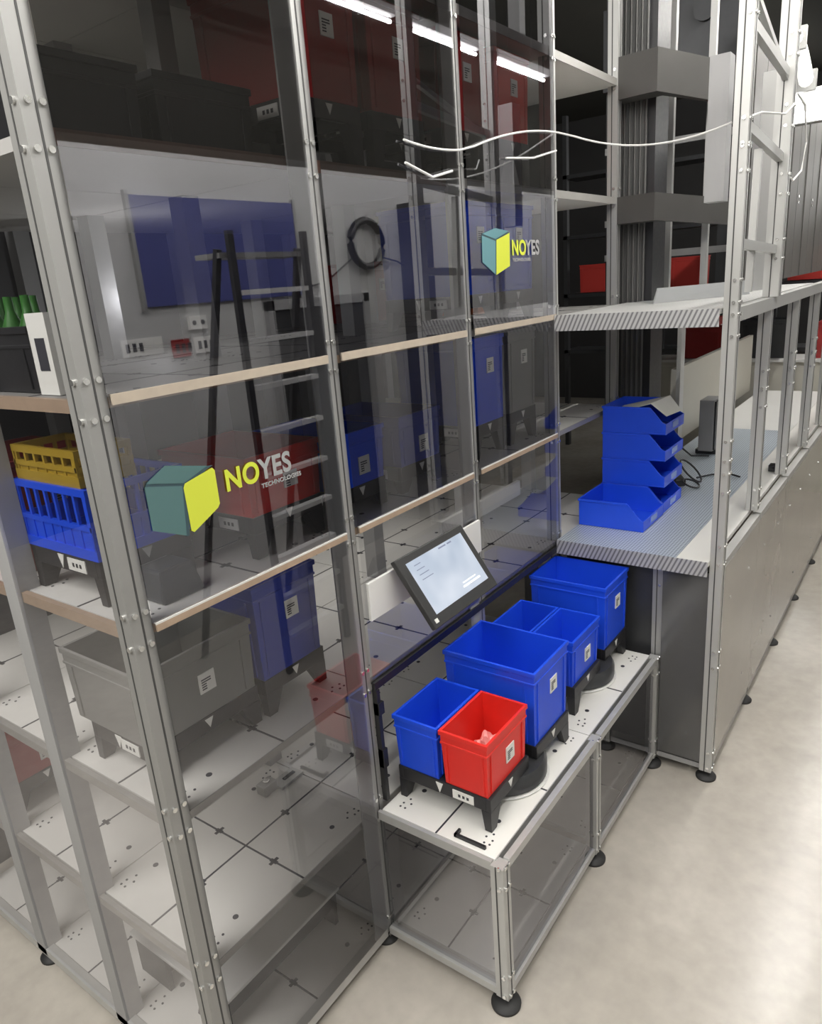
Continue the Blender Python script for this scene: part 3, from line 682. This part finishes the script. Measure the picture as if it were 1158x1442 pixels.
t = thing('far_shelving', 'dark far shelving with orange boxes beyond the lift', 'shelving', (8.6, 1.5, 0))
for y in (-1.2, .2, 1.6, 3.0): MB().box(8.6, 8.68, y, y+.06, 0, 4.6, DRK).build('post', t)
for z in (1.4, 2.2, 3.0, 3.8): MB().box(8.6, 9.1, -1.2, 3.06, z, z+.05, DRK).build('shelf', t)
ORG = mat('orange_box', (.75, .17, .03), .6)
REDB = mat('warm_red_box', (.55, .04, .03), .6)
for k, (y, z, m) in enumerate(((-.9, 2.26, ORG), (-.3, 2.26, REDB), (.4, 2.26, BLUED), (1.13, 2.26, REDB), (1.9, 2.26, ORG), (-.8, 1.46, BLUED), (.9, 1.46, REDB), (2.42, 2.26, REDB))):
    make_bin('storage_bin', ['orange box on the far dark shelving, rightmost', 'dull red box beside the rightmost orange box on the far shelving', 'blue box in the middle of the far dark shelving', 'dull red box left of the blue box, far shelving',
              'leftmost orange box on the far dark shelving', 'dim blue box low at the right of the far shelving', 'dull red box low on the far shelving', 'red box beside the leftmost orange box on the far shelving'][k], 8.65, y, z, .4, .42, .38, m)
# things behind P3-P4 bay (seen right of the third bay)
ORD = mat('dull_orange_plastic', (.55, .14, .04), .45)
make_bin('storage_bin', 'dull orange bin in the dark bay left of the lift mast', 2.02, .62, zb2, .36, .42, .36, ORD)
make_bin('storage_bin', 'dull red bin in the dark bay left of the lift mast', 1.70, 1.2, zb2, .34, .42, .34, REDD)
make_bin('storage_bin', 'dark blue bin low in the bay left of the lift mast', 1.75, .62, zc, .36, .42, .40, BLUED)

# bright window, added glare panel and curved cable duct at the far right
t = thing('cable_duct', 'curved white cable duct arching down behind the tall right posts', 'duct', (3.2, -.60, 3.4))
DU = mat('duct_added_glow', (.8, .8, .78), .4, emit=(1, 1, .95), estr=.9)  # emission added so the white duct looks brightly lit
pts = [(3.52+.80*q, -.66, 3.79-.02*q-.26*q*q) for q in [i/12 for i in range(13)]]
MB().tube(pts, .045, DU, 12).build('pipe', t, smooth=True)
for i in (2, 9): MB().box(pts[i][0]-.02, pts[i][0]+.02, pts[i][1]-.06, pts[i][1]+.06, pts[i][2]-.06, pts[i][2]+.06, ALU).build('clamp', t)
t = thing('glare_panel', 'glaring white panel added for window glare at the upper right edge', 'glare panel', (4.45, -.60, 3.6))  # glowing panel added in place of window glare
MB().box(4.42, 4.5, -.74, -.52, 3.42, 3.64, ALU).build('housing', t, bevel=.01)
MB().box(4.405, 4.42, -.73, -.53, 3.43, 3.63, GLOW).build('lens', t)['label'] = 'glaring white glow face'
MB().box(4.45, 4.48, -.62, -.393, 3.64, 3.67, ALU).build('bracket', t)
struct('window_1', MB().box(12.76, 12.79, -2.2, -.6, 3.4, 4.6, GLOW).box(12.74, 12.79, -2.25, -2.2, 3.35, 4.65, ALU).box(12.74, 12.79, -.6, -.55, 3.35, 4.65, ALU))

# ================================================================== LOGOS on the panes
def P(pts, y): return [(x, y, z) for x, z in pts]
def prism(b, pts, y, m, t=.0015):
    n = len(pts); b.add([(x, y, z) for x, z in pts]+[(x, y+t, z) for x, z in pts], [tuple(range(n)), tuple(range(2*n-1, n-1, -1))]+[(i, (i+1) % n, n+(i+1) % n, n+i) for i in range(n)], m)
def text(body, parent, m, size, loc, xs=1., ext=.0006, shear=0):
    cu = bpy.data.curves.new('lettering', 'FONT'); cu.body = body; cu.size = size; cu.extrude = ext; cu.offset = size*.03; cu.space_character = 1.08; cu.shear = shear
    o = bpy.data.objects.new('lettering', cu); COL.objects.link(o); cu.materials.append(m)
    o.rotation_euler = (math.pi/2, 0, 0); o.location = Vector(loc)-Vector(parent.location); dg = bpy.context.evaluated_depsgraph_get(); dg.update(); me = bpy.data.meshes.new_from_object(o.evaluated_get(dg)); me.name = 'lettering'
    n = bpy.data.objects.new('lettering', me); n.location = o.location.copy(); n.rotation_euler = o.rotation_euler.copy(); bpy.data.objects.remove(o)
    n.name = 'lettering'; COL.objects.link(n); n.scale = (xs, 1, 1); n.parent = parent; return n
lg = thing('logo_decal', 'large cube emblem with NOYES lettering on the left front pane', 'decal', (-.62, -.043, 1.98))
b = MB(); prism(b, [(-.744, 2.144), (-.637, 2.118), (-.649, 1.986), (-.745, 2.030)], -.0435, TEAL); b.build('emblem_side', lg)
b = MB(); prism(b, [(-.738, 2.150), (-.677, 2.182), (-.550, 2.151), (-.631, 2.124)], -.0435, TEAL); b.build('emblem_top', lg)
b = MB(); prism(b, [(-.746, 2.138), (-.735, 2.154), (-.677, 2.182), (-.550, 2.151), (-.60, 2.06), (-.65, 1.99), (-.744, 2.032)], -.0425, TEALD, .001); b.build('emblem_backing', lg)
b = MB(); prism(b, [(-.639, 2.122), (-.628, 2.126), (-.548, 2.150), (-.53, 2.148), (-.62, 2.124), (-.64, 1.984), (-.65, 1.984)], -.0430, TEALD); b.build('emblem_edge', lg)
b = MB(); prism(b, [(-.628, 2.122), (-.535, 2.142), (-.528, 2.134), (-.528, 2.040), (-.536, 2.030), (-.624, 1.988), (-.632, 1.994), (-.634, 2.112)], -.0440, YEL); b.build('emblem_face', lg)
text('NO', lg, YEL, .083, (-.500, -.0440, 2.066), .93); text('YES', lg, LGREY, .083, (-.373, -.0440, 2.066), .93)
text('TECHNOLOGIES', lg, LGREY, .018, (-.372, -.0440, 2.040), 1.15)
lg2 = thing('logo_decal', 'small cube emblem with NOYES lettering on the third front pane', 'decal', (1.2, -.043, 2.58))
b = MB(); prism(b, [(.946, 2.733), (.952, 2.741), (1.06, 2.764), (1.180, 2.748), (1.174, 2.612), (1.052, 2.578), (.943, 2.632)], -.0425, TEALD, .001); b.build('emblem_backing', lg2)
b = MB(); prism(b, [(.949, 2.733), (1.057, 2.713), (1.048, 2.582), (.945, 2.633)], -.0435, TEALL); b.build('emblem_side', lg2)
b = MB(); prism(b, [(.952, 2.740), (1.060, 2.763), (1.172, 2.752), (1.058, 2.720)], -.0435, TEALL); b.build('emblem_top', lg2)
b = MB(); prism(b, [(1.066, 2.717), (1.180, 2.745), (1.174, 2.612), (1.056, 2.580)], -.0435, YEL); b.build('emblem_face', lg2)
text('NO', lg2, YEL, .085, (1.195, -.0440, 2.657), .95); text('YES', lg2, LGREY, .085, (1.325, -.0440, 2.657), .95)
text('TECHNOLOGIES', lg2, LGREY, .018, (1.20, -.0440, 2.63), 1.2)

# ================================================================== CABLES along the rack
def sag(a, b_, s, n=12): return [tuple(Vector(a).lerp(Vector(b_), i/n)+Vector((0, 0, -s*4*(i/n)*(1-i/n)))) for i in range(n+1)]
c1 = MB(); c1.tube(sag((.44, -.055, 3.03), (.80, -.05, 3.03), .01)+sag((.83, -.055, 3.03), (1.66, -.055, 3.175), -.03)[1:]+sag((1.67, -.06, 3.18), (1.66, -.80, 3.09), .07)[1:], .004, WIREW)
c1.tube([(1.70, -.82, 3.10), (2.0, -.84, 3.16), (2.35, -.87, 3.19), (2.44, -.90, 3.25)], .0045, WIREW)
c1.tube([(.44, -.055, 2.96), (.6, -.055, 2.925), (.74, -.05, 2.955)], .0045, WIREW); c1.tube([(1.15, -.055, 3.03), (1.4, -.055, 3.05), (1.64, -.05, 3.10)], .004, WIREW)
tag(c1.build('white_cable'), 'thin white cable strung along the rack front to the tall right post', 'cable')
c2 = MB(); c2.tube([(2.55, -.88, 3.30), (2.78, -.88, 3.28), (2.9, -.88, 3.12), (2.82, -.88, 2.98), (2.6, -.88, 2.92), (2.53, -.88, 2.93)], .0045, WIREW)
tag(c2.build('white_cable'), 'loose loop of white cable hanging off the second tall post', 'cable')

# ================================================================== THINGS ACROSS THE AISLE (seen mirrored in the acrylic)
YW = -3.2
lad = thing('step_ladder', 'dark-railed step ladder standing in the aisle, mirrored in the left front pane', 'ladder', (1.68, -2.0, 0))
LM = mat('ladder_dark', (.05, .05, .055), .5, .3)
for x in (1.37, 2.0): MB().bar((x, -2.0, 0.0), (x, -2.0, 2.95), .045, .03, LM).build('rail', lad)
for k in range(9): MB().box(1.40, 1.97, -2.03, -1.97, .29+.29*k-.03, .29+.29*k, WHITE).build('rung', lad)  # white colour stands in for the shine on the rungs
for x in (1.22, 2.10): MB().bar((x, -2.75, .0), (x+(.1 if x < 1.5 else -.1), -2.06, 2.85), .045, .03, LM).build('back_leg', lad)
MB().box(1.3, 2.05, -2.25, -2.03, 2.80, 2.83, ALU).build('top_step', lad)
tag(MB().tube([(4.10+.24*math.cos(a), YW+.05, 2.97+.21*math.sin(a)) for a in [2*math.pi*i/24 for i in range(24)]], .035, BLK, closed=True).tube([(4.3, YW+.04, 2.85), (4.6, YW+.03, 2.8), (4.72, YW+.03, 2.75)], .008, BLK).tube([(3.9, YW+.03, 2.85), (3.5, YW+.03, 2.65), (3.3, YW+.03, 2.62)], .008, BLK).cyl((4.10, YW+.002, 3.17), .03, .06, WHITE, 'y').build('cable_coil'),
    'coil of black cable hanging on the aisle wall, mirrored in the second pane', 'cable coil')
t = thing('notice_board', 'blue notice board on the aisle wall, mirrored dimly in the left pane', 'notice board', (2.4, YW, 2.55))
MB().box(1.55, 3.15, YW, YW+.03, 2.55, 3.30, mat('board_blue', (.05, .06, .22), .7)).build('board', t)
MB().box(1.52, 1.55, YW, YW+.035, 2.52, 3.33, ALU).box(3.15, 3.18, YW, YW+.035, 2.52, 3.33, ALU).build('frame', t)
for k, (x, z, w, hh, m, lab) in enumerate(((1.30, 2.22, .34, .12, PAPER, 'white notice strip on the aisle wall left of the sockets'), (1.72, 2.17, .16, .13, REDD, 'small dark red sign on the aisle wall'), (1.93, 2.18, .22, .12, PAPER, 'white sign with dark symbols on the aisle wall'))):
    s_ = MB().box(x, x+w, YW, YW+.012, z, z+hh, m)
    for q in range(3): s_.box(x+.03+.055*q, x+.06+.055*q, YW+.012, YW+.014, z+.03, z+hh-.03, INK)
    tag(s_.build('wall_sign'), lab, 'sign')
t = thing('wall_socket', 'white double wall socket on the aisle wall', 'socket', (1.98, YW, 2.36))
MB().box(1.90, 2.06, YW, YW+.03, 2.36, 2.46, PAPER).build('plate', t)
MB().cyl((1.94, YW+.03, 2.41), .018, .003, INK, 'y').cyl((2.02, YW+.03, 2.41), .018, .003, INK, 'y').build('hole', t)

# ================================================================== CEILING LIGHTS and added fill lamps
tl = [(-5.4, -3.6), (-3.4, -1.6), (-1.4, .4), (.6, 1.7), (1.9, 3.52), (3.67, 4.80), (5.10, 6.20), (6.5, 7.8)]
def tube_light(x0, x1, y, z, label, TB=None):
    t = thing('tube_light', label, 'light', ((x0+x1)/2, y, z))
    MB().box(x0, x1, y-.06, y+.06, z+.03, z+.09, ALUD).build('housing', t)
    MB().cyl((x0+.02, y, z), .012, x1-x0-.04, TB or TUBE, 'x', 12).build('tube', t, smooth=True)
    for x in (x0+.3, x1-.3): MB().cyl((x, y, z+.09), .004, 5.3-z-.09, BLK, 'z', 6).build('hanger', t)
pos = ['behind the camera at the aisle start', 'behind the camera', 'above the camera', 'over the near aisle', 'over the aisle beside the ladder', 'whose mirror image crosses the second front post', 'whose mirror image crosses the third front post', 'far down the aisle']
for (a, c), p_ in zip(tl, pos): tube_light(a, c, -2.25, 4.5, 'hanging fluorescent tube light '+p_)

for (a, c), p_ in zip([(-1.0, 1.2), (1.5, 3.7), (4.0, 6.2), (6.5, 8.7), (9.0, 11.2)], ['at the near end', 'second from the near end', 'in the middle', 'fourth along', 'at the far end']):
    tube_light(a, c, -1.0, 4.5, 'high fluorescent tube light of the inner row, '+p_+', lighting the floor', TUBE2)
def area(name, loc, rot, sx, sy, e, col=(1, .97, .92)):
    l = bpy.data.lights.new(name, 'AREA'); l.shape = 'RECTANGLE'; l.size = sx; l.size_y = sy; l.energy = e; l.color = col
    o = bpy.data.objects.new(name, l); COL.objects.link(o); o.location = loc; o.rotation_euler = rot; return o
area('aisle_fill', (.1, -2.2, 4.9), (math.radians(14), 0, 0), 4.2, .6, 70)  # soft fill added above the aisle, no fixture of its own
area('entry_fill', (-3.2, .6, 4.6), (0, math.radians(-28), 0), 2.5, 3, 230)  # unseen fill added for the left floor and rack end
area('rack_fill', (.4, .80, LV['c']-.06), (0, 0, 0), 2.2, 1.0, 5)  # fill added under the shelf to brighten the decks, no fixture there
area('rack_fill', (.2, .80, LV['d']-.06), (0, 0, 0), 2.0, 1.0, 1.5)  # second added fill, one level lower
l = bpy.data.lights.new('upper_bay_fill', 'POINT'); l.energy = 2.2; l.shadow_soft_size = 0; l.specular_factor = 0; o = bpy.data.objects.new('upper_bay_fill', l); COL.objects.link(o); o.location = (.1, 1.0, 2.6)  # added point fill to brighten the shelf underside above
w = bpy.data.worlds.new('World'); scn.world = w; w.use_nodes = True
w.node_tree.nodes['Background'].inputs[0].default_value = (.5, .52, .55, 1); w.node_tree.nodes['Background'].inputs[1].default_value = .3

# ================================================================== CAMERA
cam = bpy.data.cameras.new('camera'); co = bpy.data.objects.new('camera', cam); COL.objects.link(co); scn.camera = co
fw = Vector((0.76252827, 0.57350296, -0.29940774)); rt = Vector((0.58065011, -0.81076549, -0.0741941)); up = Vector((0.2853, 0.11727603, 0.95123616))
Mx = Matrix((rt, up, -fw)).transposed().to_4x4(); Mx.translation = Vector((-1.74280933, -1.60630751, 2.57201743)); co.matrix_world = Mx
cam.sensor_fit = 'VERTICAL'; cam.sensor_height = 36; cam.lens = 1022.0675/1442*36; cam.clip_start = .02; cam.clip_end = 60
scn.view_settings.view_transform = 'Standard'; scn.view_settings.look = 'None'; scn.view_settings.exposure = 0
